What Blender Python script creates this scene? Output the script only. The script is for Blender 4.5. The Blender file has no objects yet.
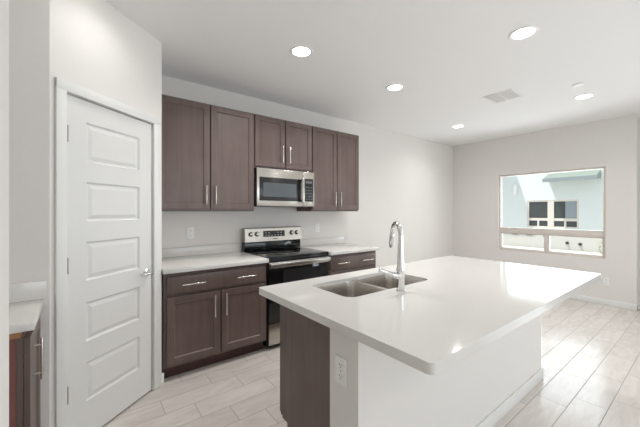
import bpy, bmesh, math, random
from mathutils import Vector, Matrix

random.seed(4)
S = bpy.context.scene
C = S.collection
PI = math.pi
H = 1.372
CEIL = 2.715

# ------------------------------------------------------------------ camera, sky, sun, daylight, exposure
cam_d = bpy.data.cameras.new('camera')
cam_d.sensor_width = 36.0
cam_d.lens = 306.0 / 640.0 * 36.0
cam_d.shift_y = -2.2 / 640.0
cam_d.clip_start = 0.02
cam_d.clip_end = 200
cam = bpy.data.objects.new('camera', cam_d)
C.objects.link(cam)
YAW = math.atan(398.0 / 306.0)                      # angle between the view and the +x direction
cam.location = (0, 0, H)
cam.rotation_euler = (PI / 2, 0, -(PI / 2 - YAW))
S.camera = cam

W = bpy.data.worlds.new('sky')
S.world = W
W.use_nodes = True
bg = W.node_tree.nodes['Background']
bg.inputs['Color'].default_value = (0.86, 0.94, 1.0, 1)
bg.inputs['Strength'].default_value = 0.9


def sun(strength, direction):
    l = bpy.data.lights.new('sun', 'SUN')
    l.energy = strength
    l.angle = 0.01
    l.color = (1.0, 0.97, 0.92)
    o = bpy.data.objects.new('sun', l)
    C.objects.link(o)
    o.location = (0, 0, 12)
    o.rotation_euler = Vector(direction).to_track_quat('-Z', 'Y').to_euler()


def area(name, loc, direction, sx, sy, power, color):
    l = bpy.data.lights.new(name, 'AREA')
    l.shape = 'RECTANGLE'
    l.size, l.size_y = sx, sy
    l.energy = power
    l.color = color
    o = bpy.data.objects.new(name, l)
    C.objects.link(o)
    o.location = loc
    o.rotation_euler = Vector(direction).to_track_quat('-Z', 'Y').to_euler()
    return o


sun(3.7, (0.38, -0.30, -1.0))
# daylight in the openings of the great room behind and to the right of the camera
area('daylight_sliding_door', (7.23, -1.95, 1.12), (-1, 0, 0.8), 2.05, 2.0, 66, (0.86, 0.93, 1.0))
area('daylight_rear_window', (2.4, -3.42, 1.32), (0, 1, 0.8), 3.6, 1.9, 52, (0.88, 0.94, 1.0))
area('daylight_kitchen_window', (6.26, 1.735, 1.36), (-1, 0, 0.25), 1.4, 1.3, 22, (0.88, 0.94, 1.0))
CAN_POWER = 5.8

S.view_settings.view_transform = 'Standard'
S.view_settings.look = 'None'
S.view_settings.gamma = 1.0
S.view_settings.use_curve_mapping = False
S.view_settings.exposure = 0.08


# ------------------------------------------------------------------ materials
def lin(c):
    c = c / 255.0
    return c / 12.92 if c <= 0.04045 else ((c + 0.055) / 1.055) ** 2.4


def rgb(r, g, b):
    return (lin(r), lin(g), lin(b), 1)


def new_mat(name):
    m = bpy.data.materials.new(name)
    m.use_nodes = True
    nt = m.node_tree
    return m, nt, nt.nodes['Principled BSDF']


def node(nt, kind, **kw):
    n = nt.nodes.new(kind)
    for k, v in kw.items():
        setattr(n, k, v)
    return n


def plain(name, col, rough=0.5, metal=0.0, spec=0.5, vary=0.04, scale=30.0, bump=0.0, stretch=(1, 1, 1), coat=0.0):
    m, nt, p = new_mat(name)
    p.inputs['Roughness'].default_value = rough
    p.inputs['Metallic'].default_value = metal
    p.inputs['Specular IOR Level'].default_value = spec
    p.inputs['Coat Weight'].default_value = coat
    tc = node(nt, 'ShaderNodeTexCoord')
    mp = node(nt, 'ShaderNodeMapping')
    mp.inputs['Scale'].default_value = stretch
    nz = node(nt, 'ShaderNodeTexNoise')
    nz.inputs['Scale'].default_value = scale
    nz.inputs['Detail'].default_value = 3
    nt.links.new(tc.outputs['Object'], mp.inputs['Vector'])
    nt.links.new(mp.outputs['Vector'], nz.inputs['Vector'])
    mx = node(nt, 'ShaderNodeMix', data_type='RGBA')
    lo = tuple(max(0, c * (1 - vary)) for c in col[:3]) + (1,)
    hi = tuple(min(1, c * (1 + vary)) for c in col[:3]) + (1,)
    mx.inputs[6].default_value = lo
    mx.inputs[7].default_value = hi
    nt.links.new(nz.outputs['Fac'], mx.inputs[0])
    nt.links.new(mx.outputs[2], p.inputs['Base Color'])
    if bump:
        b = node(nt, 'ShaderNodeBump')
        b.inputs['Strength'].default_value = bump
        b.inputs['Distance'].default_value = 0.002
        nt.links.new(nz.outputs['Fac'], b.inputs['Height'])
        nt.links.new(b.outputs['Normal'], p.inputs['Normal'])
    return m


def emissive(name, col, strength):
    m, nt, p = new_mat(name)
    p.inputs['Base Color'].default_value = (0.1, 0.1, 0.1, 1)
    p.inputs['Emission Color'].default_value = col
    p.inputs['Emission Strength'].default_value = strength
    return m


def glass_mat(name, tint=(1, 1, 1, 1), gloss=0.06):
    m = bpy.data.materials.new(name)
    m.use_nodes = True
    nt = m.node_tree
    nt.nodes.clear()
    out = node(nt, 'ShaderNodeOutputMaterial')
    mix = node(nt, 'ShaderNodeMixShader')
    tr = node(nt, 'ShaderNodeBsdfTransparent')
    tr.inputs['Color'].default_value = tint
    gl = node(nt, 'ShaderNodeBsdfGlossy')
    gl.inputs['Roughness'].default_value = 0.02
    lw = node(nt, 'ShaderNodeLayerWeight')
    lw.inputs['Blend'].default_value = 0.12
    mul = node(nt, 'ShaderNodeMath', operation='MULTIPLY')
    mul.inputs[1].default_value = 0.8
    nt.links.new(lw.outputs['Fresnel'], mul.inputs[0])
    nt.links.new(mul.outputs[0], mix.inputs[0])
    nt.links.new(tr.outputs[0], mix.inputs[1])
    nt.links.new(gl.outputs[0], mix.inputs[2])
    nt.links.new(mix.outputs[0], out.inputs['Surface'])
    return m


def floor_mat():
    m, nt, p = new_mat('stone_look_plank_tile')
    L = nt.links.new
    tc = node(nt, 'ShaderNodeTexCoord')
    sp = node(nt, 'ShaderNodeSeparateXYZ')
    L(tc.outputs['Object'], sp.inputs[0])

    def mth(op, a, b=None, c=None):
        n = node(nt, 'ShaderNodeMath', operation=op)
        for i, v in enumerate((a, b, c)):
            if v is None:
                continue
            if isinstance(v, (int, float)):
                n.inputs[i].default_value = v
            else:
                L(v, n.inputs[i])
        return n.outputs[0]
    TW, TL = 0.1815, 0.561
    v = mth('DIVIDE', mth('SUBTRACT', sp.outputs['Y'], 0.645 - 20 * TW), TW)
    row = mth('FLOOR', v)
    fv = mth('FRACT', v)
    shift = mth('MULTIPLY', row, -0.187)
    # row 20 has a joint at x = 2.677, each row further back is shifted by a third
    u = mth('DIVIDE', mth('SUBTRACT', mth('SUBTRACT', sp.outputs['X'], 2.677 - 40 * TL - 20 * 0.187), mth('MULTIPLY', row, 0.187)), TL)
    u = mth('DIVIDE', mth('ADD', mth('SUBTRACT', sp.outputs['X'], 2.677 - 40 * TL), mth('MULTIPLY', mth('SUBTRACT', row, 20.0), 0.187)), TL)
    col = mth('FLOOR', u)
    fu = mth('FRACT', u)

    def joint(f, size, g):
        d = mth('MULTIPLY', mth('MINIMUM', f, mth('SUBTRACT', 1.0, f)), size)
        return mth('LESS_THAN', d, g)
    jt = mth('MAXIMUM', joint(fv, TW, 0.0022), joint(fu, TL, 0.0022))
    cmb = node(nt, 'ShaderNodeCombineXYZ')
    L(row, cmb.inputs[0])
    L(col, cmb.inputs[1])
    wn = node(nt, 'ShaderNodeTexWhiteNoise', noise_dimensions='2D')
    L(cmb.outputs[0], wn.inputs['Vector'])
    # soft veins that run along the tile, shifted per tile
    cv = node(nt, 'ShaderNodeCombineXYZ')
    L(mth('ADD', mth('MULTIPLY', sp.outputs['X'], 2.2), mth('MULTIPLY', wn.outputs['Value'], 37.0)), cv.inputs[0])
    L(mth('MULTIPLY', sp.outputs['Y'], 9.0), cv.inputs[1])
    L(mth('MULTIPLY', wn.outputs['Value'], 19.0), cv.inputs[2])
    nz = node(nt, 'ShaderNodeTexNoise')
    nz.inputs['Scale'].default_value = 1.6
    nz.inputs['Detail'].default_value = 6
    nz.inputs['Roughness'].default_value = 0.62
    nz.inputs['Distortion'].default_value = 0.9
    L(cv.outputs[0], nz.inputs['Vector'])
    rmp = node(nt, 'ShaderNodeValToRGB')
    e = rmp.color_ramp.elements
    e[0].position, e[0].color = 0.28, rgb(205, 197, 189)
    e[1].position, e[1].color = 0.62, rgb(222, 215, 209)
    L(nz.outputs['Fac'], rmp.inputs['Fac'])
    hs = node(nt, 'ShaderNodeHueSaturation')
    L(rmp.outputs['Color'], hs.inputs['Color'])
    L(mth('ADD', mth('MULTIPLY', wn.outputs['Value'], 0.08), 0.96), hs.inputs['Value'])
    mx = node(nt, 'ShaderNodeMix', data_type='RGBA')
    L(jt, mx.inputs[0])
    L(hs.outputs['Color'], mx.inputs[6])
    mx.inputs[7].default_value = rgb(160, 154, 149)
    L(mx.outputs[2], p.inputs['Base Color'])
    rg = mth('ADD', mth('MULTIPLY', jt, 0.4), 0.21)
    L(rg, p.inputs['Roughness'])
    b = node(nt, 'ShaderNodeBump')
    b.inputs['Strength'].default_value = 0.5
    b.inputs['Distance'].default_value = 0.002
    b.invert = True
    L(jt, b.inputs['Height'])
    L(b.outputs['Normal'], p.inputs['Normal'])
    return m


def wood_mat(name, base, dark, rough=0.36, coords='Object'):
    m, nt, p = new_mat(name)
    L = nt.links.new
    tc = node(nt, 'ShaderNodeTexCoord')
    mp = node(nt, 'ShaderNodeMapping')
    mp.inputs['Scale'].default_value = (26, 26, 1.6)
    L(tc.outputs[coords], mp.inputs['Vector'])
    nz = node(nt, 'ShaderNodeTexNoise')
    nz.inputs['Scale'].default_value = 1.0
    nz.inputs['Detail'].default_value = 5
    nz.inputs['Distortion'].default_value = 0.4
    L(mp.outputs['Vector'], nz.inputs['Vector'])
    n2 = node(nt, 'ShaderNodeTexNoise')
    n2.inputs['Scale'].default_value = 3.2
    n2.inputs['Detail'].default_value = 2
    L(tc.outputs[coords], n2.inputs['Vector'])
    av = node(nt, 'ShaderNodeMath', operation='ADD')
    L(nz.outputs['Fac'], av.inputs[0])
    L(n2.outputs['Fac'], av.inputs[1])
    hf = node(nt, 'ShaderNodeMath', operation='MULTIPLY')
    L(av.outputs[0], hf.inputs[0])
    hf.inputs[1].default_value = 0.5
    r = node(nt, 'ShaderNodeValToRGB')
    e = r.color_ramp.elements
    e[0].position, e[0].color = 0.3, dark
    e[1].position, e[1].color = 0.68, base
    L(hf.outputs[0], r.inputs['Fac'])
    L(r.outputs['Color'], p.inputs['Base Color'])
    p.inputs['Roughness'].default_value = rough
    return m


def brushed(name, col, rough=0.28):
    m = plain(name, col, rough, 1.0, 0.5, 0.06, 4.0, 0.0, (1, 1, 60))
    return m


def panel_glass(name, col, rough=0.06):
    return plain(name, col, rough, 0.0, 0.5, 0.05, 4.0)


M = {}
M['wall'] = plain('painted_drywall', rgb(235, 231, 227), 0.75, 0, 0.25, 0.012, 90, 0.08)
M['ceiling'] = plain('ceiling_paint', rgb(248, 247, 246), 0.9, 0, 0.1, 0.01, 70, 0.1)
M['trim'] = plain('white_trim_paint', rgb(236, 235, 232), 0.38, 0, 0.4, 0.01, 20)
M['door'] = plain('white_door_paint', rgb(232, 231, 228), 0.42, 0, 0.4, 0.01, 20)
M['floor'] = floor_mat()
M['wood'] = wood_mat('brown_stained_maple', rgb(116, 99, 94), rgb(95, 78, 73))
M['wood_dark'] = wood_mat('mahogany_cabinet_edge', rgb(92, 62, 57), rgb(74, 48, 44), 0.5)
M['wood_side'] = wood_mat('reddish_cabinet_side', rgb(140, 92, 86), rgb(116, 72, 67), 0.5)
M['wood_raw'] = wood_mat('raw_plywood', rgb(186, 140, 96), rgb(160, 116, 76), 0.7)
M['quartz'] = plain('white_quartz', rgb(226, 223, 219), 0.08, 0, 0.5, 0.018, 160)
M['steel'] = brushed('brushed_steel', (0.50, 0.475, 0.435, 1), 0.27)
M['sinksteel'] = brushed('satin_sink_steel', (0.64, 0.61, 0.575, 1), 0.27)
M['chrome'] = plain('polished_chrome', (0.78, 0.78, 0.78, 1), 0.07, 1.0, 0.5, 0.01)
M['nickel'] = plain('satin_nickel', (0.74, 0.71, 0.68, 1), 0.26, 1.0, 0.5, 0.02)
M['hinge'] = plain('dull_hinge_steel', (0.30, 0.29, 0.28, 1), 0.45, 1.0)
M['black'] = plain('black_enamel', (0.012, 0.012, 0.013, 1), 0.22, 0, 0.5, 0.05)
M['blackglass'] = panel_glass('black_ceramic_glass', (0.008, 0.008, 0.009, 1), 0.05)
M['darkgrey'] = plain('dark_grey_plastic', (0.05, 0.05, 0.052, 1), 0.35)
M['keygrey'] = plain('keypad_print_grey', rgb(96, 98, 100), 0.5)
M['mwglass'] = panel_glass('microwave_window_mesh', (0.10, 0.115, 0.125, 1), 0.12)
M['ovenglass'] = panel_glass('oven_window_glass', (0.03, 0.03, 0.032, 1), 0.05)
M['display'] = emissive('display_digits', (0.55, 0.65, 0.7, 1), 0.06)
M['plastic'] = plain('white_plastic', rgb(247, 246, 244), 0.35, 0, 0.4, 0.01)
M['slot'] = plain('slot_dark', (0.06, 0.06, 0.06, 1), 0.6)
M['lamp'] = emissive('led_lens', (1, 0.97, 0.93, 1), 14)
M['ventgrey'] = plain('vent_louvre_paint', rgb(226, 225, 224), 0.6, 0, 0.2, 0.01)
M['ventdark'] = plain('vent_duct_dark', rgb(165, 165, 165), 0.8)
M['vinyl'] = plain('almond_vinyl', rgb(222, 213, 206), 0.45, 0, 0.4, 0.01)
M['glass'] = glass_mat('window_glass', (0.97, 0.985, 0.98, 1))
M['stucco'] = plain('white_stucco', rgb(226, 230, 231), 0.9, 0, 0.1, 0.02, 60, 0.3)
M['stucco_blue'] = plain('pale_blue_stucco', rgb(196, 208, 216), 0.9, 0, 0.1, 0.02, 60, 0.3)
M['stucco_tan'] = plain('pale_sage_stucco', rgb(205, 202, 197), 0.9, 0, 0.1, 0.03, 40, 0.3)
M['roof'] = plain('grey_green_roof_tile', rgb(150, 160, 152), 0.85, 0, 0.1, 0.18, 14, 0.6, (1, 3, 1))
M['fascia'] = plain('grey_fascia', rgb(148, 155, 160), 0.7)
M['gravel'] = plain('pale_gravel', rgb(206, 206, 196), 0.95, 0, 0.1, 0.12, 40, 0.6)
M['concrete'] = plain('pale_concrete', rgb(228, 228, 224), 0.9, 0, 0.1, 0.03, 12, 0.2)
M['farglass'] = panel_glass('dark_house_glass', rgb(74, 76, 78), 0.08)
M['curtain'] = plain('grey_curtain', rgb(150, 158, 166), 0.9)
M['foliage'] = plain('shrub_leaf', rgb(110, 140, 70), 0.8, 0, 0.2, 0.3, 8)
M['tanwood'] = plain('tan_post_paint', rgb(196, 172, 138), 0.7)


# ------------------------------------------------------------------ mesh helpers
class MB:
    def __init__(self):
        self.bm = bmesh.new()

    def box(self, x0, x1, y0, y1, z0, z1, bevel=0.0, seg=2):
        r = bmesh.ops.create_cube(self.bm, size=1.0)
        vs = r['verts']
        for v in vs:
            v.co.x = x0 if v.co.x < 0 else x1
            v.co.y = y0 if v.co.y < 0 else y1
            v.co.z = z0 if v.co.z < 0 else z1
        if bevel:
            es = list({e for v in vs for e in v.link_edges})
            bmesh.ops.bevel(self.bm, geom=es, offset=bevel, segments=seg, affect='EDGES', profile=0.5)
        return self

    def cyl(self, c, axis, r, h, seg=24, r2=None, bevel=0.0):
        """cylinder that starts at c and runs h along axis"""
        ax = Vector(axis).normalized()
        q = Vector((0, 0, 1)).rotation_difference(ax).to_matrix().to_4x4()
        mat = Matrix.Translation(Vector(c) + ax * h / 2) @ q
        res = bmesh.ops.create_cone(self.bm, cap_ends=True, segments=seg, radius1=r, radius2=r if r2 is None else r2, depth=h, matrix=mat)
        if bevel:
            es = [e for e in {e for v in res['verts'] for e in v.link_edges} if any(len(f.verts) > 4 for f in e.link_faces)]
            bmesh.ops.bevel(self.bm, geom=es, offset=bevel, segments=2, affect='EDGES', profile=0.5)
        return self

    def tube(self, pts, radii, seg=16):
        pts = [Vector(p) for p in pts]
        n = len(pts)
        if isinstance(radii, (int, float)):
            radii = [radii] * n
        t0 = (pts[1] - pts[0]).normalized()
        up = Vector((1, 0, 0)) if abs(t0.x) < 0.9 else Vector((0, 1, 0))
        nrm = (up - t0 * up.dot(t0)).normalized()
        rings = []
        for i in range(n):
            t = (pts[min(i + 1, n - 1)] - pts[max(i - 1, 0)]).normalized()
            nrm = (nrm - t * nrm.dot(t)).normalized()
            bn = t.cross(nrm)
            rings.append([self.bm.verts.new(pts[i] + (nrm * math.cos(a) + bn * math.sin(a)) * radii[i]) for a in [2 * PI * k / seg for k in range(seg)]])
        for a, b in zip(rings, rings[1:]):
            for k in range(seg):
                self.bm.faces.new((a[k], a[(k + 1) % seg], b[(k + 1) % seg], b[k]))
        self.bm.faces.new(list(reversed(rings[0])))
        self.bm.faces.new(rings[-1])
        return self

    def lathe(self, c, prof, seg=32):
        """profile [(r, z)] spun about the vertical through c"""
        c = Vector(c)
        rings = []
        for r, z in prof:
            rings.append([self.bm.verts.new(c + Vector((r * math.cos(2 * PI * k / seg), r * math.sin(2 * PI * k / seg), z))) for k in range(seg)])
        for a, b in zip(rings, rings[1:]):
            for k in range(seg):
                self.bm.faces.new((a[k], a[(k + 1) % seg], b[(k + 1) % seg], b[k]))
        self.bm.faces.new(list(reversed(rings[0])))
        self.bm.faces.new(rings[-1])
        return self

    def prism(self, poly, z0, z1):
        lo = [self.bm.verts.new((x, y, z0)) for x, y in poly]
        hi = [self.bm.verts.new((x, y, z1)) for x, y in poly]
        n = len(poly)
        self.bm.faces.new(list(reversed(lo)))
        self.bm.faces.new(hi)
        for i in range(n):
            self.bm.faces.new((lo[i], lo[(i + 1) % n], hi[(i + 1) % n], hi[i]))
        return self

    def quad(self, *p):
        self.bm.faces.new([self.bm.verts.new(q) for q in p])
        return self

    def build(self, name, mat, parent=None, smooth=True):
        bmesh.ops.recalc_face_normals(self.bm, faces=self.bm.faces[:])
        me = bpy.data.meshes.new(name)
        self.bm.to_mesh(me)
        self.bm.free()
        me.materials.append(M[mat])
        if smooth:
            for p in me.polygons:
                p.use_smooth = True
            me.set_sharp_from_angle(angle=math.radians(35))
        o = bpy.data.objects.new(name, me)
        C.objects.link(o)
        if parent is not None:
            o.parent = parent
        return o


def tag(o, label, cat, group=None):
    o['label'] = label
    o['category'] = cat
    if group:
        o['group'] = group
    return o


def thing(name, label, cat, loc=(0, 0, 0), rz=0.0, group=None):
    o = bpy.data.objects.new(name, None)
    o.empty_display_size = 0.1
    C.objects.link(o)
    o.location = loc
    o.rotation_euler = (0, 0, rz)
    return tag(o, label, cat, group)


def structure(o):
    o['kind'] = 'structure'
    return o


def copy_tree(o, parent=None):
    c = o.copy()
    C.objects.link(c)
    if parent is not None:
        c.parent = parent
    for ch in list(o.children):
        copy_tree(ch, c)
    return c


# ------------------------------------------------------------------ the room
XL, XR, YB, YREAR, XF = -0.81, 6.04, 3.34, -3.25, 7.10
YN = 0.684                                          # outside corner at the right end of the window wall

structure(MB().box(XL - .12, XF + .12, YREAR - .12, YB + .12, -.10, 0).build('floor', 'floor', smooth=False))
structure(MB().box(XL - .12, XF + .12, YREAR - .12, YB + .12, CEIL, CEIL + .25).build('ceiling', 'ceiling', smooth=False))
structure(MB().box(XL - .12, XR + .16, YB, YB + .12, 0, CEIL).build('wall_back', 'wall', smooth=False))
structure(MB().box(XL - .12, XL, YREAR, YB, 0, CEIL).build('wall_left', 'wall', smooth=False))

# window wall with its opening
WY0, WY1, WZ0, WZ1 = 1.003, 2.467, 0.668, 2.032
w = MB()
w.box(XR, XR + .16, YN, WY0, 0, CEIL).box(XR, XR + .16, WY1, YB, 0, CEIL)
w.box(XR, XR + .16, WY0, WY1, 0, WZ0).box(XR, XR + .16, WY0, WY1, WZ1, CEIL)
structure(w.build('wall_right', 'wall', smooth=False))
structure(MB().box(XR + .16, XF, YN, YN + .14, 0, CEIL).build('wall_nook', 'wall', smooth=False))
structure(MB().box(XR, XF, -.74, -.62, 0, CEIL).build('wall_nook_blocker', 'wall', smooth=False))  # unseen wall added to keep daylight off the nook wall

# far end with the sliding glass door, rear wall with a wide window (both outside the frame)
DY0, DY1, DZ = -3.0, -0.9, 2.2
w = MB()
w.box(XF, XF + .12, YREAR, DY0, 0, CEIL).box(XF, XF + .12, DY1, YN + .14, 0, CEIL).box(XF, XF + .12, DY0, DY1, DZ, CEIL)
structure(w.build('wall_far', 'wall', smooth=False))
RX0, RX1, RZ0, RZ1 = 0.55, 4.25, 0.35, 2.3
w = MB()
w.box(XL - .12, RX0, YREAR - .12, YREAR, 0, CEIL).box(RX1, XF + .12, YREAR - .12, YREAR, 0, CEIL)
w.box(RX0, RX1, YREAR - .12, YREAR, 0, RZ0).box(RX0, RX1, YREAR - .12, YREAR, RZ1, CEIL)
structure(w.build('wall_rear', 'wall', smooth=False))

# refrigerator alcove: end of a stub wall close to the camera
structure(MB().box(XL, -.104, .625, .749, 0, CEIL).build('wall_alcove', 'wall', smooth=False))

# corner pantry: return wall, diagonal wall with the door, side wall
PL = Vector((-.149, 2.173, 0))
PR = Vector((.485, 2.696, 0))
ANG = math.atan2(PR.y - PL.y, PR.x - PL.x)
PW = (PR - PL).length
structure(MB().box(XL, -.149, 2.173, 2.273, 0, CEIL).build('wall_pantry_return', 'wall', smooth=False))
structure(MB().box(.385, .485, 2.696, YB, 0, CEIL).build('wall_pantry_side', 'wall', smooth=False))
DX0, DX1, DTOP = .088, .722, 2.034
w = MB()
w.box(0, DX0 - .012, 0, .10, 0, CEIL).box(DX1 + .012, PW, 0, .10, 0, CEIL).box(DX0 - .012, DX1 + .012, 0, .10, DTOP + .012, CEIL)
pw = structure(w.build('wall_pantry', 'wall', smooth=False))
pw.location = PL
pw.rotation_euler = (0, 0, ANG)

# door casing
w = MB()
for a, b in ((.024, DX0 - .006), (DX1 + .006, PW - .026)):
    w.box(a, b, -.016, .0, 0, DTOP + .0625, .004)
w.box(.024, PW - .026, -.018, -.0, DTOP + .007, DTOP + .066, .004)
# jamb inside the opening
w.box(DX0 - .0115, DX0 - .003, .0, .10, 0, DTOP + .006).box(DX1 + .006, DX1 + .0115, .0, .10, 0, DTOP + .006).box(DX0 - .003, DX1 + .006, .0, .10, DTOP + .006, DTOP + .0115)
tr = structure(w.build('trim_1', 'trim'))
tr.location = PL
tr.rotation_euler = (0, 0, ANG)


def panel_door(x0, x1, z0, z1, y, t, pans):
    """door slab with raised panels, front at y, facing -y"""
    m = MB()
    bm = m.bm
    px0, px1 = pans[0][0], pans[0][1]
    xs = [x0, px0, px1, x1]
    zs = [z0]
    for p in sorted(pans, key=lambda q: q[2]):
        zs += [p[2], p[3]]
    zs.append(z1)
    grid = {}
    for i, x in enumerate(xs):
        for j, z in enumerate(zs):
            grid[i, j] = bm.verts.new((x, y, z))
    for i in range(3):
        for j in range(len(zs) - 1):
            q = [grid[i, j], grid[i + 1, j], grid[i + 1, j + 1], grid[i, j + 1]]
            if i == 1 and j % 2 == 1:
                ring = q
                a, b, c, d = xs[1], xs[2], zs[j], zs[j + 1]
                for ins, dep in ((.009, .010), (.017, .010), (.038, .003)):
                    new = [bm.verts.new(p) for p in ((a + ins, y + dep, c + ins), (b - ins, y + dep, c + ins), (b - ins, y + dep, d - ins), (a + ins, y + dep, d - ins))]
                    for k in range(4):
                        bm.faces.new((ring[k], ring[(k + 1) % 4], new[(k + 1) % 4], new[k]))
                    ring = new
                bm.faces.new(ring)
            else:
                bm.faces.new(q)
    # sides and back
    bk = [bm.verts.new(p) for p in ((x0, y + t, z0), (x1, y + t, z0), (x1, y + t, z1), (x0, y + t, z1))]
    bm.faces.new(bk)
    n = len(zs) - 1
    bm.faces.new([grid[i, 0] for i in range(4)] + [bk[1], bk[0]])
    bm.faces.new([grid[i, n] for i in range(4)] + [bk[2], bk[3]])
    bm.faces.new([grid[0, j] for j in range(n + 1)] + [bk[3], bk[0]])
    bm.faces.new([grid[3, j] for j in range(n + 1)] + [bk[2], bk[1]])
    return m


pans = [(.208, .608, a, b) for a, b in ((1.668, 1.905), (1.311, 1.548), (.955, 1.188), (.590, .824), (.230, .464))]
d1 = panel_door(DX0, DX1, .012, DTOP, .006, .036, pans).build('door_1', 'door', smooth=False)
structure(d1)
d1.location = PL
d1.rotation_euler = (0, 0, ANG)
for z in (1.765, 1.02, .292):
    h = MB().cyl((DX0 - .004, -.006, z), (0, 0, 1), .0085, .09, 12)
    h.box(DX0 + .001, DX0 + .012, .002, .0075, z, z + .09)
    h.build('hinge', 'hinge', d1)
hx, hz = PW - .154, .915
k = MB().cyl((hx, .007, hz), (0, -1, 0), .031, .009, 28, bevel=.002).cyl((hx, -.002, hz), (0, -1, 0), .012, .045, 20)
k.tube([(hx + .004, -.047, hz), (hx - .02, -.049, hz), (hx - .06, -.049, hz + .003), (hx - .105, -.046, hz)], [.011, .0105, .009, .008], 14)
k.build('door_handle', 'chrome', d1)
MB().box(DX1 - .006, DX1 + .004, .001, .0075, hz - .05, hz + .05).build('latch_plate', 'chrome', d1)


# baseboards
def baseboard(name, pts_boxes):
    m = MB()
    for b in pts_boxes:
        m.box(*b[:4], 0, b[4] if len(b) > 4 else .085, .004, 2)
    return structure(m.build(name, 'trim'))


baseboard('baseboard_right', [(XR - .014, XR - .0005, YN - .014, YB)])
baseboard('baseboard_nook', [(XR - .014, XF, YN - .014, YN - .0005)])
baseboard('baseboard_back', [(2.985, XR - .015, YB - .014, YB - .0005)])
baseboard('baseboard_rear', [(XL, XF, YREAR + .0005, YREAR + .014)])
baseboard('baseboard_far', [(XF - .014, XF - .0005, YREAR + .015, DY0 - .08), (XF - .014, XF - .0005, DY1 + .08, YN - .015)])
bb = MB().box(PW - .024, PW + .012, -.014, -.0005, 0, .085, .004).build('baseboard_pantry', 'trim')
structure(bb)
bb.location = PL
bb.rotation_euler = (0, 0, ANG)


# windows
def window_unit(name, w, z0, z1, rail, mull=True):
    """window in a local frame: width along x from 0, room side towards -y"""
    root = bpy.data.objects.new(name, None)
    C.objects.link(root)
    structure(root)
    f = MB()
    fw, d0, d1_ = .026, 0.0, .07
    f.box(0, fw, d0, d1_, z0, z1, .003).box(w - fw, w, d0, d1_, z0, z1, .003)
    f.box(fw, w - fw, d0, d1_, z1 - fw, z1, .003).box(fw, w - fw, d0, d1_, z0, z0 + fw, .003)
    f.box(fw, w - fw, d0, d1_, rail - .048, rail + .048, .004)
    if mull:
        f.box(w / 2 - .022, w / 2 + .022, d0 + .006, d1_, z0 + fw, rail - .048, .003)
    f.build('window_frame', 'vinyl', root)
    g = MB().box(fw - .004, w - fw + .004, .034, .040, rail + .044, z1 - fw + .004)
    g.build('window_pane', 'glass', root, False)
    if mull:
        for a, b in ((fw, w / 2 - .022), (w / 2 + .022, w - fw)):
            s = MB()
            q = .016
            za, zb = z0 + fw, rail - .048
            s.box(a, a + q, .015, .055, za, zb).box(b - q, b, .015, .055, za, zb).box(a + q, b - q, .015, .055, za, za + q).box(a + q, b - q, .015, .055, zb - q, zb)
            sash = s.build('window_sash', 'vinyl', root)
            MB().box(a + q - .003, b - q + .003, .034, .040, za + q - .003, zb - q + .003).build('window_pane', 'glass', sash, False)
    else:
        MB().box(fw - .004, w - fw + .004, .034, .040, z0 + fw - .004, rail - .044).build('window_pane', 'glass', root, False)
    return root


w1 = window_unit('window_1', WY1 - WY0, WZ0, WZ1, 1.033)
w1.location = (XR + .030, WY1, 0)
w1.rotation_euler = (0, 0, -PI / 2)
w2 = window_unit('window_2', RX1 - RX0, RZ0, RZ1, 1.0)
w2.location = (RX1, YREAR - .03, 0)
w2.rotation_euler = (0, 0, PI)
sd = bpy.data.objects.new('door_2', None)
C.objects.link(sd)
structure(sd)
for a, b, o in ((DY0, (DY0 + DY1) / 2 + .03, .035), ((DY0 + DY1) / 2 - .03, DY1, .08)):
    f = MB()
    q = .06
    f.box(XF + o - .018, XF + o + .018, a, a + q, 0, DZ, .003).box(XF + o - .018, XF + o + .018, b - q, b, 0, DZ, .003)
    f.box(XF + o - .018, XF + o + .018, a + q, b - q, 0, .09, .003).box(XF + o - .018, XF + o + .018, a + q, b - q, DZ - q, DZ, .003)
    pf = f.build('door_panel_frame', 'vinyl', sd)
    MB().box(XF + o - .003, XF + o + .003, a + q, b - q, .09, DZ - q).build('door_glass', 'glass', pf, False)


# ------------------------------------------------------------------ cabinet parts
def shaker(x0, x1, z0, z1, y=-.022, t=.0215, rail=.056):
    """recessed panel door, front face at y, facing -y"""
    m = MB()
    m.box(x0, x0 + rail, y, y + t, z0, z1, .0015, 1).box(x1 - rail, x1, y, y + t, z0, z1, .0015, 1)
    m.box(x0 + rail - .001, x1 - rail + .001, y, y + t, z0, z0 + rail, .0015, 1).box(x0 + rail - .001, x1 - rail + .001, y, y + t, z1 - rail, z1, .0015, 1)
    m.box(x0 + rail - .002, x1 - rail + .002, y + .0095, y + t - .001, z0 + rail - .002, z1 - rail + .002)
    # sloped sticking round the panel
    a, b, c, d = x0 + rail, x1 - rail, z0 + rail, z1 - rail
    e, yo, yi = .008, y + .002, y + .0093
    m.quad((a, yo, c), (b, yo, c), (b - e, yi, c + e), (a + e, yi, c + e))
    m.quad((a, yo, d), (b, yo, d), (b - e, yi, d - e), (a + e, yi, d - e))
    m.quad((a, yo, c), (a, yo, d), (a + e, yi, d - e), (a + e, yi, c + e))
    m.quad((b, yo, c), (b, yo, d), (b - e, yi, d - e), (b - e, yi, c + e))
    return m


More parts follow.
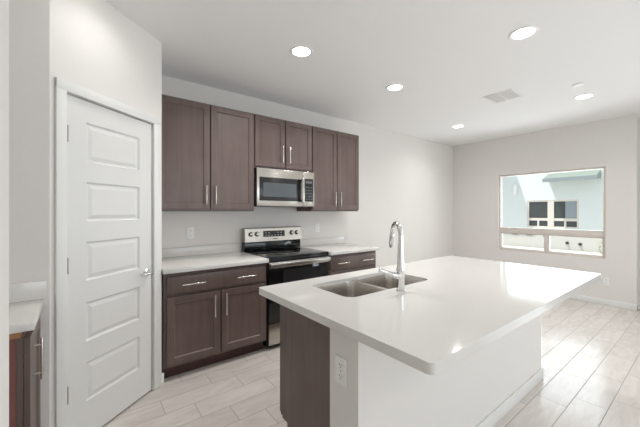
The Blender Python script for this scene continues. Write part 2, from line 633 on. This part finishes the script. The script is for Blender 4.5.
def bar_handle(p, axis, length, parent, y=-.022):
    """bar pull centred at p=(x, z) on a front at y"""
    m = MB()
    x, z = p
    yo = y - .032
    hl = length / 2
    if axis == 'z':
        m.cyl((x, yo, z - hl), (0, 0, 1), .0058, length, 14, bevel=.0015)
        for s in (-1, 1):
            m.cyl((x, y + .0005, z + s * hl * .68), (0, -1, 0), .0048, .032, 12)
    else:
        m.cyl((x - hl, yo, z), (1, 0, 0), .0058, length, 14, bevel=.0015)
        for s in (-1, 1):
            m.cyl((x + s * hl * .68, y + .0005, z), (0, -1, 0), .0048, .032, 12)
    return m.build('handle', 'nickel', parent)


def cabinet_body(w, d, z0, z1, root, stile=.038):
    """box behind, face frame in front (front plane y=0)"""
    m = MB()
    m.box(0, .016, .020, d, z0, z1).box(w - .016, w, .020, d, z0, z1).box(.016, w - .016, .020, d, z0 + .008, z0 + .026).box(.016, w - .016, .020, d, z1 - .018, z1).box(.016, w - .016, d - .012, d, z0 + .026, z1 - .018)
    m.build('body', 'wood', root)
    f = MB()
    f.box(0, stile, 0, .0195, z0, z1).box(w - stile, w, 0, .0195, z0, z1).box(stile, w - stile, 0, .0195, z0, z0 + stile).box(stile, w - stile, 0, .0195, z1 - stile, z1)
    f.build('face_frame', 'wood', root)


def upper(name, label, x0, x1, z0, z1, hz):
    w = x1 - x0
    r = thing(name, label, 'cabinet', (x0, 3.015, 0), 0, 'wall cabinets over the range wall')
    cabinet_body(w, YB - 3.016, z0, z1, r)
    mid = w / 2
    for a, b, hx_ in ((.006, mid - .005, mid - .045), (mid + .005, w - .006, mid + .045)):
        d = shaker(a, b, z0 + .022, z1 - .006).build('door', 'wood', r)
        bar_handle((hx_, hz), 'z', .185, d)
    return r


UT = 2.412
upper('wall_cabinet', 'tall brown two-door wall cabinet beside the pantry, left of the microwave', .503, 1.4275, 1.372, UT, 1.527)
upper('wall_cabinet', 'short brown two-door wall cabinet directly above the microwave', 1.4285, 2.1835, 1.838, UT, 2.008)
upper('wall_cabinet', 'tall brown two-door wall cabinet at the right end, right of the microwave', 2.1845, 2.978, 1.372, UT, 1.527)


def base(name, label, x0, x1, two_pulls=True):
    w = x1 - x0
    r = thing(name, label, 'cabinet', (x0, 2.70, 0), 0, 'base cabinets along the range wall')
    m = MB().box(0, w, .020, YB - 2.701, .105, .875)
    m.build('body', 'wood', r)
    MB().box(0, w, 0, .0195, .105, .875, .001, 1).build('face_frame', 'wood', r)
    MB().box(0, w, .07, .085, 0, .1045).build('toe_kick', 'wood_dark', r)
    dr = MB().box(.022, w - .022, -.022, -.0005, .700, .842, .002, 2).build('drawer', 'wood', r)
    mid = w / 2
    for q in (.245, .755):
        bar_handle((w * q + (.0 if q < .5 else .0), .771), 'x', .185, dr)
    for a, b, hx_ in ((.022, mid - .006, mid - .058), (mid + .006, w - .022, mid + .042)):
        d = shaker(a, b, .128, .672).build('door', 'wood', r)
        bar_handle((hx_, .552), 'z', .19, d)
    return r


base('base_cabinet', 'brown base cabinet with drawer and two doors between pantry and range', .497, 1.412)
base('base_cabinet', 'brown base cabinet right of the range, mostly hidden behind the island', 2.190, 2.984)


def counter(label, x0, x1):
    r = thing('countertop', label, 'countertop', (x0, 2.645, .876), 0, 'white quartz countertops on the range wall')
    MB().box(0, x1 - x0, 0, YB - 2.646, 0, .038, .003, 2).build('slab', 'quartz', r)
    MB().box(0, x1 - x0, YB - 2.645 - .021, YB - 2.646, .0376, .130, .002, 2).build('backsplash', 'quartz', r)
    return r


counter('white quartz countertop with low backsplash between pantry and range', .487, 1.412)
counter('white quartz countertop with low backsplash to the right of the range', 2.190, 2.992)

# ------------------------------------------------------------------ range
RXO, RW = 1.424, .760
r = thing('range', 'stainless steel and black electric range between the two base cabinets', 'stove', (RXO, 2.675, 0))
MB().box(0, RW, .03, .645, .035, .897, .004).build('body', 'black', r)
MB().box(-.001, RW + .001, .004, .60, .898, .918, .004).build('cooktop', 'blackglass', r)
for cx, cy_, rr in ((.20, .17, .105), (.56, .17, .085), (.20, .44, .075), (.56, .44, .105)):
    for q in (rr, rr * .62):
        m = MB()
        n = 40
        pts_o = [(cx + (q) * math.cos(2 * PI * i / n), cy_ + q * math.sin(2 * PI * i / n)) for i in range(n)]
        pts_i = [(cx + (q - .003) * math.cos(2 * PI * i / n), cy_ + (q - .003) * math.sin(2 * PI * i / n)) for i in range(n)]
        for i in range(n):
            j = (i + 1) % n
            m.quad((*pts_o[i], .9184), (*pts_o[j], .9184), (*pts_i[j], .9184), (*pts_i[i], .9184))
        m.build('burner_ring', 'darkgrey', r)
# front: black strip under the cooktop, oven door, storage drawer
MB().box(.004, RW - .004, .004, .0295, .872, .897, .003).build('front_strip', 'black', r)
d = MB().box(.004, RW - .004, 0, .0295, .268, .868, .005).build('oven_door', 'blackglass', r)
MB().box(.17, RW - .13, -.0012, .002, .40, .775, .001, 1).build('door_window', 'ovenglass', d)
MB().box(.006, RW - .006, -.003, .002, .806, .864, .002).build('top_band', 'steel', d)
m = MB().box(.006, RW - .006, -.044, -.022, .818, .862, .008, 3)
for q in (.035, RW - .055):
    m.box(q, q + .02, -.024, .002, .825, .855, .003)
m.build('handle', 'steel', d)
MB().box(.004, RW - .004, .001, .0295, .052, .262, .005).build('storage_drawer', 'steel', r)
for q in (.07, RW - .07):
    for y in (.10, .56):
        MB().cyl((q, y, 0), (0, 0, 1), .018, .036, 12).build('levelling_foot', 'black', r)
# back guard: black glass riser and sloping stainless control panel
MB().box(0, RW, .575, .645, .9185, 1.02, .003).build('riser', 'blackglass', r)
m = MB()
pp = [(.548, 1.022), (.560, 1.172), (.572, 1.180), (.645, 1.180), (.645, 1.022)]
bm = m.bm
lo = [bm.verts.new((0, y, z)) for y, z in pp]
hi = [bm.verts.new((RW, y, z)) for y, z in pp]
bm.faces.new(lo)
bm.faces.new(list(reversed(hi)))
for i in range(len(pp)):
    bm.faces.new((lo[i], lo[(i + 1) % 5], hi[(i + 1) % 5], hi[i]))
cp = m.build('control_panel', 'steel', r, False)


def on_panel(x, t):
    """point on the sloping face, t from bottom to top"""
    return Vector((x, .548 + .012 * t, 1.022 + .150 * t))


nrm = Vector((0, -.150, .012)).normalized()
for x in (.070, .145, RW - .145, RW - .070):
    p = on_panel(x, .58)
    kn = MB().cyl(p + nrm * .006, nrm, .021, .022, 28, .018, .002).build('knob', 'steel', cp)
    MB().cyl(p, nrm, .0275, .006, 28).build('knob_skirt', 'darkgrey', kn)
    q0 = p + nrm * .0275
    MB().box(q0.x - .002, q0.x + .002, q0.y - .001, q0.y + .002, q0.z - .015, q0.z + .015).build('pointer', 'slot', kn)
m = MB()
a, b = on_panel(.225, .33) + nrm * .001, on_panel(.515, .80) + nrm * .001
m.quad((.225, a.y, a.z), (.515, a.y, a.z), (.515, b.y, b.z), (.225, b.y, b.z))
dp = m.build('display', 'blackglass', cp, False)
for i in range(6):
    for j in range(2):
        x = .248 + i * .041
        t = .42 + j * .20
        if i in (2, 3) and j == 1:
            continue
        p = on_panel(x, t) + nrm * .0018
        MB().box(x, x + .020, p.y - .0003, p.y + .0003, p.z, p.z + .006).build('button_mark', 'ventgrey', dp, False)
m = MB()
for i, q in enumerate((.0, .011, .020, .029, .040, .050, .059)):       # small maker's word under the display
    p = on_panel(.352 + q, .14) + nrm * .001
    m.box(.352 + q, .352 + q + .006, p.y - .0004, p.y + .0004, p.z, p.z + (.012 if i == 0 else .009))
m.build('maker_mark', 'slot', cp, False)

# ------------------------------------------------------------------ microwave
MX, MWD, MY = 1.4295, .753, 2.947
r = thing('microwave', 'stainless over-the-range microwave under the short wall cabinet', 'microwave', (MX, MY, 1.424))
MH = .4125
MB().box(0, MWD, .03, YB - MY - .001, 0, MH, .003).build('body', 'black', r)
f = MB().box(.002, .588, 0, .0295, .004, MH - .002, .004).build('door', 'steel', r)
MB().box(.030, .560, -.002, .003, .062, .315, .002).build('door_frame', 'black', f)
MB().box(.075, .495, -.0035, .0, .105, .258, .001, 1).build('window', 'mwglass', f)
m = MB().box(.552, .588, -.040, -.020, .045, .332, .008, 3)
m.box(.562, .580, -.022, .001, .055, .085, .003).box(.562, .580, -.022, .001, .290, .320, .003)
m.build('handle', 'steel', f)
c = MB().box(.590, MWD - .002, 0, .0295, .004, MH - .002, .004).build('control_panel', 'steel', r)
pd = MB().box(.606, MWD - .022, -.002, .003, .062, .330, .002).build('keypad', 'black', c)
MB().box(.625, MWD - .04, -.003, -.0015, .275, .305).build('display', 'display', pd)
for i in range(3):
    for j in range(5):
        MB().box(.622 + i * .036, .622 + i * .036 + .022, -.0028, -.0015, .085 + j * .034, .085 + j * .034 + .012).build('key', 'keygrey', pd)
m = MB()
for i in range(14):
    m.box(.05 + i * .047, .05 + i * .047 + .030, .05, .11, -.0015, .002)
m.build('underside_grille', 'darkgrey', r)

# ------------------------------------------------------------------ kitchen island
structure(MB().box(.876, 2.972, .886, 1.066, 0, .875).build('wall_island', 'wall', smooth=False))
baseboard('baseboard_island', [(.862, 2.986, .872, .8855), (2.9725, 2.986, .8858, 1.066), (.862, .8755, .8858, 1.066)])
IX0, IX1, IY0, IY1 = .955, 2.972, 1.067, 1.636
r = thing('island_cabinet', 'brown cabinet run under the island countertop, plain end panel showing', 'cabinet', (IX1, IY1, 0), PI)
W_ = IX1 - IX0
D_ = IY1 - IY0
m = MB()
m.box(0, W_, .0195, .04, .115, .875)
m.box(0, W_, .04, D_, .115, .50)
m.build('body', 'wood', r)
e = MB()
# plain end panel with a notch for the toe kick: polygon in the y-z plane
pp = [(.0, .130), (.0, .875), (D_, .875), (D_, 0), (.075, 0), (.075, .130)]
bm = e.bm
lo = [bm.verts.new((W_ - .018, y, z)) for y, z in pp]
hi = [bm.verts.new((W_, y, z)) for y, z in pp]
bm.faces.new(lo)
bm.faces.new(list(reversed(hi)))
for i in range(6):
    bm.faces.new((lo[i], lo[(i + 1) % 6], hi[(i + 1) % 6], hi[i]))
for v in bm.verts:
    v.co.x += .0005
e.build('end_panel', 'wood', r, False)
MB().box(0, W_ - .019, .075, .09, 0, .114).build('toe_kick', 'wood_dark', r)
n = 4
for i in range(n):
    a = .004 + i * (W_ - .005) / n
    b = a + (W_ - .005) / n
    d = shaker(a + .004, b - .004, .135, .862).build('door', 'wood', r)
    bar_handle(((b - .05) if i % 2 == 0 else (a + .05), .70), 'z', .185, d)

# countertop with the sink cut-out
CX0, CX1, CY0, CY1 = .826, 3.008, .521, 1.690
SX0, SX1, SY0, SY1 = 1.105, 1.850, 1.180, 1.545


def round_rect(x0, x1, y0, y1, r_, n_=6):
    out = []
    for cx_, cy_, a0 in ((x1 - r_, y1 - r_, 0), (x0 + r_, y1 - r_, PI / 2), (x0 + r_, y0 + r_, PI), (x1 - r_, y0 + r_, 1.5 * PI)):
        for i in range(n_ + 1):
            a = a0 + PI / 2 * i / n_
            out.append((cx_ + r_ * math.cos(a), cy_ + r_ * math.sin(a)))
    return out


def slab_with_hole(outer, inner, z0, z1, bev):
    m = MB()
    bm = m.bm

    def loop(pts, z):
        vs = [bm.verts.new((x, y, z)) for x, y in pts]
        es = [bm.edges.new((vs[i], vs[(i + 1) % len(vs)])) for i in range(len(vs))]
        return vs, es
    for z in (z0, z1):
        o, oe = loop(outer, z)
        i_, ie = loop(inner, z)
        bmesh.ops.triangle_fill(bm, use_beauty=True, edges=oe + ie)
        if z == z0:
            o0, i0 = o, i_
        else:
            for p, q in ((o0, o), (i0, i_)):
                for k_ in range(len(p)):
                    bm.faces.new((p[k_], p[(k_ + 1) % len(p)], q[(k_ + 1) % len(q)], q[k_]))
    return m


rr = thing('island_countertop', 'long white quartz island countertop with rounded front corner, glossy', 'countertop', (CX0, CY0, .8755))
outer = round_rect(CX0, CX1, CY0, CY1, .022)
inner = round_rect(SX0, SX1, SY0, SY1, .055)
sl = slab_with_hole(outer, inner, .8755, .914, 0).build('slab', 'quartz', rr)
sl.location = (-CX0, -CY0, -.8755)
bv = sl.modifiers.new('eased_edge', 'BEVEL')
bv.width = .003
bv.segments = 2
bv.limit_method = 'ANGLE'
bv.angle_limit = math.radians(60)

# double bowl sink
sk = thing('sink', 'double bowl stainless undermount sink set in the island countertop', 'sink', (1.47, 1.36, .70))


def bowl(x0, x1, y0, y1, zt, depth, rad):
    m = MB()
    bm = m.bm
    rings = []
    prof = [(0, zt), (.001, zt - .004), (.004, zt - depth * .5), (.010, zt - depth + .03), (.022, zt - depth + .008), (.045, zt - depth)]
    for ins, z in prof:
        rings.append([bm.verts.new((x, y, z)) for x, y in round_rect(x0 + ins, x1 - ins, y0 + ins, y1 - ins, max(.02, rad - ins * .3), 6)])
    for a, b in zip(rings, rings[1:]):
        n_ = len(a)
        for k_ in range(n_):
            bm.faces.new((a[k_], a[(k_ + 1) % n_], b[(k_ + 1) % n_], b[k_]))
    bm.faces.new(rings[-1])
    return m


for x0, x1 in ((SX0 + .0015, 1.458), (1.478, SX1 - .0015)):
    b = bowl(x0, x1, SY0 + .0015, SY1 - .0015, .896, .20, .054).build('bowl', 'sinksteel', sk)
    b.location = (-1.47, -1.36, -.70)
    cx_ = (x0 + x1) / 2
    dr = MB().lathe((cx_ - 1.47, 0.0, .6965 - .70), [(.045, 0), (.045, .003), (.036, .003), (.030, -.0005), (.006, -.0005)], 28).build('drain', 'chrome', b)
    dr.location = (1.47, 1.36, .70)
dv = MB().box(1.4575, 1.4785, SY0 + .004, SY1 - .004, .86, .8965, .004).build('divider', 'sinksteel', sk)
dv.location = (-1.47, -1.36, -.70)

# faucet
fx, fy = 1.448, 1.118
fa = thing('kitchen_faucet', 'chrome pull-down kitchen faucet standing in front of the sink', 'faucet', (fx, fy, .9145))
m = MB().lathe((0, 0, 0), [(.0255, 0), (.0255, .004), (.0225, .007), (.0215, .098), (.0225, .100), (.0225, .126), (.0200, .134), (.0180, .20), (.0160, .26), (.0145, .296)], 32)
m.build('body', 'chrome', fa)
SW = math.radians(57)                               # the spout is swung towards the right-hand bowl
ux, uy = math.cos(SW), math.sin(SW)
R_ = .078
pts, rad = [], []
for i in range(3):
    pts.append((0, 0, .290 + i * .007))
    rad.append(.0140)
for i in range(1, 19):
    a = PI - i * (PI * .97) / 18
    q = R_ + R_ * math.cos(a)
    pts.append((q * ux, q * uy, .308 + R_ * math.sin(a)))
    rad.append(.0132)
MB().tube(pts, rad, 18).build('spout', 'chrome', fa)
p = Vector(pts[-1])
t = (Vector(pts[-1]) - Vector(pts[-2])).normalized()
MB().tube([p, p + t * .010, p + t * .012, p + t * .045, p + t * .080, p + t * .088], [.0142, .0150, .0165, .0170, .0150, .0125], 18).build('spray_head', 'chrome', fa)
m = MB().tube([(-.010, 0, .082), (-.030, .0, .086), (-.048, .002, .091)], [.0185, .0185, .0170], 20)
m.tube([(-.044, .002, .0895), (-.052, .002, .092), (-.110, .006, .113), (-.165, .010, .136), (-.169, .010, .1375)], [.0140, .0155, .0140, .0125, .0100], 18)
m.build('handle', 'chrome', fa)


# ------------------------------------------------------------------ outlets
def outlet(label, loc, rz, name='wall_outlet', blank=False):
    """plate on a wall, local front towards -y, centred at loc"""
    r = thing(name, label, 'outlet', loc, rz, 'white wall outlets')
    pl = MB().box(-.036, .036, -.006, -.0005, -.059, .059, .0025, 2).build('cover_plate', 'plastic', r)
    if not blank:
        for s in (-1, 1):
            q = MB().cyl((0, -.0058, s * .024), (0, -1, 0), .0165, .002, 20).build('receptacle', 'plastic', r)
            sm = MB()
            sm.box(-.0075, -.0050, -.0083, -.0070, s * .024 - .001, s * .024 + .008).box(.0050, .0075, -.0083, -.0070, s * .024 - .001, s * .024 + .008).cyl((0, -.0072, s * .024 - .008), (0, -1, 0), .0026, .001, 10)
            sm.build('slots', 'slot', q)
        MB().cyl((0, -.0058, 0), (0, -1, 0), .003, .001, 10).build('screw', 'nickel', r)
    return r


outlet('white outlet on the back wall above the left countertop, left of the range', (.868, YB, 1.146), 0)
outlet('white outlet on the back wall above the right countertop, right of the range', (2.52, YB, 1.145), 0)
outlet('white outlet on the grey end of the island, beside the brown panel', (.876, .987, .687), -PI / 2)
outlet('white outlet low on the wall under the window, above the baseboard', (XR, .994, .347), -PI / 2)

# ------------------------------------------------------------------ left-hand cabinet run by the refrigerator alcove
r = thing('base_cabinet', 'narrow brown base cabinet at the left edge, seen end-on beside the pantry', 'cabinet', (-.205, 1.765, 0), PI / 2, 'base cabinets by the alcove')
wl = .406
MB().box(0.0, wl, .0205, .604, .105, .850).build('body', 'wood_side', r)
MB().box(0.0, wl, 0, .020, .105, .850, .001, 1).build('face_frame', 'wood', r)
MB().box(-.012, wl, .0055, .604, .8505, .8755).build('counter_support', 'wood_raw', r)
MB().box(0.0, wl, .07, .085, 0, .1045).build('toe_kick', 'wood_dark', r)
d = shaker(.014, wl - .014, .128, .835).build('door', 'wood', r)
bar_handle((.078, .715), 'z', .185, d)
r = thing('countertop', 'short white quartz countertop at the left edge against the pantry wall', 'countertop', (XL, 1.738, .876), 0)
MB().box(.001, -XL - .167, 0, 2.172 - 1.738, 0, .038, .003, 2).build('slab', 'quartz', r)
m = MB().box(.022, -XL - .160, 2.172 - 1.738 - .02, 2.172 - 1.738, .0376, .130, .002, 2)
m.build('backsplash', 'quartz', r)
MB().box(.001, .021, 0, 2.172 - 1.738, .0376, .130, .002, 2).build('side_splash', 'quartz', r)


# ------------------------------------------------------------------ ceiling fittings
def can(x, y, label, power=None):
    r = thing('recessed_light', label, 'ceiling light', (x, y, CEIL), 0, 'recessed ceiling lights')
    n_ = 40
    m = MB()
    prof = [(.073, -.0045), (.079, -.007), (.094, -.006), (.098, -.0005), (.073, -.0005)]
    rings = [[m.bm.verts.new((q * math.cos(2 * PI * k_ / n_), q * math.sin(2 * PI * k_ / n_), z)) for k_ in range(n_)] for q, z in prof]
    for a, b in zip(rings, rings[1:] + rings[:1]):
        for k_ in range(n_):
            m.bm.faces.new((a[k_], a[(k_ + 1) % n_], b[(k_ + 1) % n_], b[k_]))
    m.build('trim_ring', 'plastic', r)
    MB().cyl((0, 0, -.0042), (0, 0, 1), .0725, .0035, 40).build('lens', 'lamp', r)
    l = bpy.data.lights.new('recessed_light_glow', 'AREA')
    l.shape = 'DISK'
    l.size = 0.15
    l.spread = math.radians(142)
    l.energy = CAN_POWER if power is None else power
    l.color = (1.0, 0.985, 0.965)
    lo_ = bpy.data.objects.new('recessed_light_glow', l)
    C.objects.link(lo_)
    lo_.parent = r
    lo_.location = (0, 0, -.012)
    return r


can(1.443, 2.132, 'round recessed ceiling light nearest the pantry, in front of the wall cabinets', 10.0)
can(2.619, .893, 'round recessed ceiling light at the upper right, above the island')
can(2.667, 2.134, 'round recessed ceiling light in the middle of the ceiling, second along the cabinets', 6.0)
can(4.673, 2.502, 'small round recessed ceiling light nearest the far back corner', 4.0)
can(4.628, .955, 'round recessed ceiling light next to the small smoke alarm, near the window')
# further lights of the same grid, over and behind the camera
can(.22, 2.06, 'round recessed ceiling light just before the pantry door, above the frame', 1.2)
can(1.10, -1.6, 'round recessed ceiling light behind the camera, outside the frame')
can(4.6, -1.6, 'round recessed ceiling light of the great room, outside the frame')

r = thing('ceiling_vent', 'white square two-panel air vent in the ceiling', 'vent', (3.868, 1.530, CEIL))
fr = MB()
a_, b_ = .165, .155
fr.box(-a_, a_, -b_, -b_ + .022, -.008, -.0005, .002).box(-a_, a_, b_ - .022, b_, -.008, -.0005, .002)
fr.box(-a_, -a_ + .022, -b_ + .022, b_ - .022, -.008, -.0005, .002).box(a_ - .022, a_, -b_ + .022, b_ - .022, -.008, -.0005, .002)
fr.box(-a_ + .022, a_ - .022, -.008, .008, -.008, -.0005, .002)
fr.build('frame', 'trim', r)
MB().box(-a_ + .02, a_ - .02, -b_ + .02, b_ - .02, -.0025, -.0006).build('backing', 'ventdark', r)
for s in (-1, 1):
    m = MB()
    for i in range(11):
        x = -a_ + .034 + i * .0262
        y0, y1 = (.010, b_ - .024) if s > 0 else (-b_ + .024, -.010)
        m.quad((x - .011, y0, -.0028), (x + .009, y0, -.0075), (x + .009, y1, -.0075), (x - .011, y1, -.0028))
    m.build('louvre_panel', 'ventgrey', r, False)
sm = thing('smoke_alarm', 'small flat round white alarm on the ceiling near the farthest right light', 'smoke alarm', (4.142, .904, CEIL))
MB().lathe((0, 0, 0), [(.050, -.0005), (.050, -.006), (.044, -.012), (.010, -.014)], 32).build('cover', 'plastic', sm)
MB().lathe((0, 0, 0), [(.054, -.0003), (.054, -.003), (.0505, -.003)], 32).build('base_ring', 'ventgrey', sm)

# ------------------------------------------------------------------ outside the window
g = MB().box(XF + .13, 45, -12, 30, -.16, -.10)
structure(g.build('ground', 'gravel', smooth=False))
g2 = MB().box(XR + .17, XF + .13, YN + .15, 30, -.16, -.10)
structure(g2.build('ground_side_yard', 'gravel', smooth=False))
structure(MB().box(12.2, 13.85, -8, 16, -.10, -.04).build('ground_walkway', 'concrete', smooth=False))

FX = 14.0
hs = thing('neighbour_house', 'white stucco house across the yard, seen through the window', 'house', (FX, 3.8, 0))


def H_(m, name, mat, parent=hs, smooth=False):
    o = m.build(name, mat, parent, smooth)
    if parent is hs:
        o.location = (-FX, -3.8, 0)
    return o


NY0, NY1, NZ0, NZ1 = 3.03, 4.645, .74, 1.80
m = MB()
m.box(FX, FX + .3, -6, NY0, -.1, 6.2).box(FX, FX + .3, NY1, 14, -.1, 6.2)
m.box(FX, FX + .3, NY0, NY1, -.1, NZ0).box(FX, FX + .3, NY0, NY1, NZ1, 6.2)
H_(m, 'wall', 'stucco')
H_(MB().box(FX - .05, FX - .001, -6, 12, -.1, .50), 'base_band', 'stucco_tan')
# pent roof whose left end shows
m = MB()
for y0, y1 in ((2.44, 3.92),):
    bm = m.bm
    e = .62
    prof = [(FX - e, 2.50), (FX - e, 2.56), (FX - .001, 2.80), (FX - .001, 2.50)]
    lo = [bm.verts.new((x, y0, z)) for x, z in prof]
    hi = [bm.verts.new((x, y1, z)) for x, z in prof]
    bm.faces.new(lo)
    bm.faces.new(list(reversed(hi)))
    for i in range(4):
        bm.faces.new((lo[i], lo[(i + 1) % 4], hi[(i + 1) % 4], hi[i]))
rf = H_(m, 'pent_roof', 'roof')
MB().box(FX - .66, FX - .621, 2.42, 3.94, 2.44, 2.57).build('fascia', 'fascia', rf)
# unseen high eave further left, added to shade the left end of the wall
H_(MB().box(FX - 1.5, FX - .001, 5.50, 13, 4.20, 4.45), 'shade_eave', 'roof')
# window of the house: frame, mullions, dark panes
m = MB()
q = .06
yc = (NY0 + NY1) / 2 + .03
zr = 1.06
m.box(FX + .02, FX + .08, NY0, NY0 + q, NZ0, NZ1).box(FX + .02, FX + .08, NY1 - q, NY1, NZ0, NZ1)
for a, b in ((NY0 + q, yc - .10), (yc + .10, NY1 - q)):
    m.box(FX + .02, FX + .08, a, b, NZ1 - q, NZ1).box(FX + .02, FX + .08, a, b, NZ0, NZ0 + q).box(FX + .02, FX + .08, a, b, zr - .05, zr + .05)
m.box(FX + .01, FX + .08, yc - .10, yc + .10, NZ0, NZ1)
wf = H_(m, 'window', 'vinyl')
for (a, b) in ((NY0 + q, yc - .10), (yc + .10, NY1 - q)):
    MB().box(FX + .05, FX + .06, a, b, zr + .05, NZ1 - q).build('pane', 'farglass', wf, False)
    mid = (a + b) / 2
    MB().box(FX + .02, FX + .075, mid - .03, mid + .03, NZ0 + q, zr - .05).build('sash_bar', 'vinyl', wf, False)
    MB().box(FX + .05, FX + .06, a, b, NZ0 + q, zr - .05).build('pane', 'farglass', wf, False)
MB().box(FX + .042, FX + .049, NY0 + q, NY0 + .40, zr + .05, NZ1 - q).build('curtain', 'curtain', wf, False)
# small wall lamp, and small dark blocks low on the wall
sc = thing('wall_lantern', 'small white wall lamp high on the shaded left end of the house', 'wall lamp', (FX, 5.05, 2.35))
MB().box(-.03, -.001, -.05, .05, -.12, .12, .01).build('back_plate', 'plastic', sc)
MB().cyl((-.08, 0, -.30), (0, 0, 1), .05, .34, 16, .06).build('shade', 'plastic', sc)
for i, (y, z, s, lb) in enumerate(((5.05, .52, .22, 'under the left end of the house wall'), (4.55, .52, .22, 'below the left pane of the far window'), (4.05, .50, .07, 'below the middle of the far window'))):
    v = MB().box(-.03, -.001, -s / 2, s / 2, -.03, .03, .006).build('wall_block', 'darkgrey')
    v.location = (FX - .05, y, z - .06)
    tag(v, 'small dark block ' + lb, 'vent', 'dark blocks low on the house wall')
for y, z, lb in ((3.35, .22, 'left'), (2.98, .2, 'right')):
    hb = MB().cyl((0, 0, 0), (-1, 0, 0), .05, .03, 14).cyl((-.03, 0, 0), (-1, 0, -.3), .022, .09, 12).build('hose_bib', 'darkgrey')
    hb.location = (FX - .051, y, z)
    tag(hb, 'small dark hose tap low on the house wall, ' + lb + ' one of the pair', 'tap', 'hose taps low on the house wall')
m = MB()
for i in range(90):
    a, b, c_ = random.random() * 2 * PI, random.random(), random.random()
    x, y, z = .18 * b * math.cos(a), .14 * b * math.sin(a), .02 + .42 * c_
    dx, dy = .05 * math.cos(a), .05 * math.sin(a)
    m.quad((x, y, z), (x + dx * .6 - dy * .3, y + dy * .6 + dx * .3, z + .03), (x + dx * 1.4, y + dy * 1.4, z + .07), (x + dx * .6 + dy * .3, y + dy * .6 - dx * .3, z + .03))
sh = m.build('shrub', 'foliage', None, False)
sh.location = (13.0, 2.18, -.04)
tag(sh, 'small green shrub at the right edge of the window view', 'plant')
po = MB().box(-.04, .04, -.04, .04, 0, 2.0, .008).build('porch_post', 'tanwood')
po.location = (11.2, 1.865, -.10)
tag(po, 'tan post standing at the right edge of the window view', 'post')
